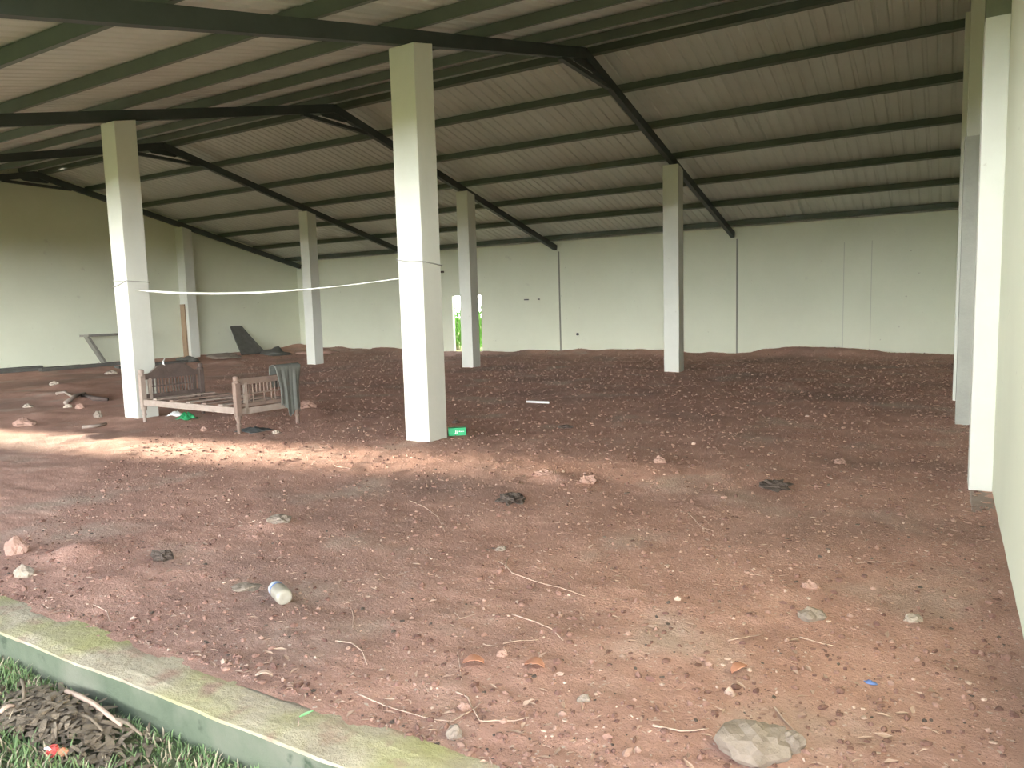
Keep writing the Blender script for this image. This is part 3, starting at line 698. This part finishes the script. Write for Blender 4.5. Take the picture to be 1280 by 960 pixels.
scatter(9000, .003, .013, 'soil_crumbs', M_CRUMB, 'reddish crumbs of earth scattered all over the floor', 'gravel', .7, 1, 2.0)
scatter(15000, .004, .015, 'coarse_crumbs', M_CRUMB, 'coarser reddish lumps of earth over the middle of the floor', 'gravel', .75, 11, 1.15)
scatter(1100, .003, .009, 'far_grit', M_CHIP, 'pale specks of stone over the middle of the floor', 'gravel', .7, 12, 1.2)
scatter(1500, .0025, .009, 'pale_grit', M_CHIP, 'pale grit and stone chips scattered over the red soil', 'gravel', .6, 2, 1.9)
scatter(1300, .003, .011, 'dark_grit', M_DUNG, 'dark crumbs scattered over the red soil', 'gravel', .6, 3, 1.9)
b = MB(); r_ = random.Random(5)
for i in range(1500):
    y = Y0+.05+(r_.random()**2.0)*9; x = X1-.1-r_.random()**1.2*(y*1.05+2.6)
    if x < X0+.3: continue
    a = r_.uniform(0, 6.28); l = r_.uniform(.008, .03)*(1+.06*y); w = l*r_.uniform(.05, .3)
    d_ = Vector((math.cos(a), math.sin(a), r_.uniform(-.15, .3))); sd = Vector((-math.sin(a), math.cos(a), r_.uniform(-.3, .3)))
    P = Vector((x, y, G(x, y)+.004))
    b.add([P-d_*l-sd*w, P-d_*l*.1-sd*w*1.3+Vector((0,0,.003)), P+d_*l, P-d_*l*.1+sd*w*1.3+Vector((0,0,.003))], [(0,1,2,3)])
tag(b.build('straw_litter', M_LITTER), 'bits of straw and dry leaf scattered on the red soil', 'litter', kind='stuff')

# ------------------------------------------------------------------ plants outside
def leaves(b, n, c, rad, size, rr, drop=.0, vertical=False):
    for i in range(n):
        while True:
            p = Vector((rr.uniform(-1, 1), rr.uniform(-1, 1), rr.uniform(-1, 1)))
            if p.length < 1: break
        q = Vector((c[0]+p.x*rad[0], c[1]+p.y*rad[1], c[2]+p.z*rad[2]))
        a = rr.uniform(0, 6.28); t = rr.uniform(.9, 1.5) if vertical else rr.uniform(-.8, .8); l = size*rr.uniform(.6, 1.2); w = l*(.13 if vertical else .32)
        m = Matrix.Translation(q) @ Matrix.Rotation(a, 4, 'Z') @ Matrix.Rotation(-t, 4, 'Y')
        b.add([m @ Vector(v) for v in ((-l, 0, 0), (0, -w, l*.08), (l, 0, -l*.12), (0, w, l*.08))], [(0,1,2,3)])
def bush(x, y, h, w, lab, seed, vert=True):
    rr = random.Random(seed); e = tag(empty('bush', (x, y, -.3)), lab, 'bush', 'bushes behind the shed')
    b = MB(); leaves(b, 1100, (0, 0, h*.5+.15), (w, w*.7, h*.52), .17, rr, vertical=vert); b.build('foliage', M_BUSH, e)
    b = MB()
    for i in range(7):
        a = rr.uniform(0, 6.28); b.tube([(.1*math.cos(a), .1*math.sin(a), -.02), (.3*w*math.cos(a), .3*w*math.sin(a), h*.5), (.6*w*math.cos(a), .5*w*math.sin(a), h*.95)], [.02, .015, .006], 5)
    b.build('stems', M_BARK, e)
bush(-18.3, 26.2, 1.75, .75, 'bright green bush seen through the back doorway, left part', 1)
bush(-17.2, 26.0, 1.80, .75, 'bright green bush seen through the back doorway, beside the column', 2)
bush(-16.2, 26.4, 1.95, .75, 'bright green bush outside the doorway, hidden mostly by the column', 3)
bush(-19.4, 26.6, 1.7, .75, 'bright green bush outside, left beyond the doorway edge', 4)
# ------------------------------------------------------------------ light
w = bpy.data.worlds.new('sky'); sc.world = w; w.use_nodes = True
nt = w.node_tree; bg = nt.nodes['Background']
tc = nt.nodes.new('ShaderNodeTexCoord'); sp = nt.nodes.new('ShaderNodeSeparateXYZ'); rp = nt.nodes.new('ShaderNodeValToRGB')
nt.links.new(tc.outputs['Generated'], sp.inputs['Vector']); nt.links.new(sp.outputs['Z'], rp.inputs['Fac']); nt.links.new(rp.outputs['Color'], bg.inputs['Color'])
rp.color_ramp.elements[0].position = 0; rp.color_ramp.elements[0].color = (.96, .99, 1, 1)
rp.color_ramp.elements[0].position = .125
e1 = rp.color_ramp.elements[1]; e1.position = 1; e1.color = (.05, .065, .085, 1)
e2 = rp.color_ramp.elements.new(.25); e2.color = (.11, .118, .126, 1)
bg.inputs['Strength'].default_value = 9.0
sd = bpy.data.lights.new('sun', 'SUN'); sun = bpy.data.objects.new('sun', sd); C.objects.link(sun)
sd.energy = 17; sd.angle = R(2.4); sd.color = (1, .86, .66)
el = R(7.6); dirv = Vector((math.cos(el)*.987, math.cos(el)*.158, -math.sin(el)))
sun.rotation_euler = dirv.to_track_quat('-Z', 'Y').to_euler(); sun.location = (-60, -5, 9)

sc.view_settings.view_transform = 'Standard'; sc.view_settings.look = 'None'; sc.view_settings.gamma = 1
sc.view_settings.use_curve_mapping = False; sc.view_settings.exposure = 1.3
cy = sc.cycles; cy.use_denoising = True; cy.max_bounces = 10; cy.diffuse_bounces = 7; cy.caustics_reflective = False; cy.caustics_refractive = False
cy.sample_clamp_indirect = 8
try: cy.denoiser = 'OPENIMAGEDENOISE'
except Exception: pass
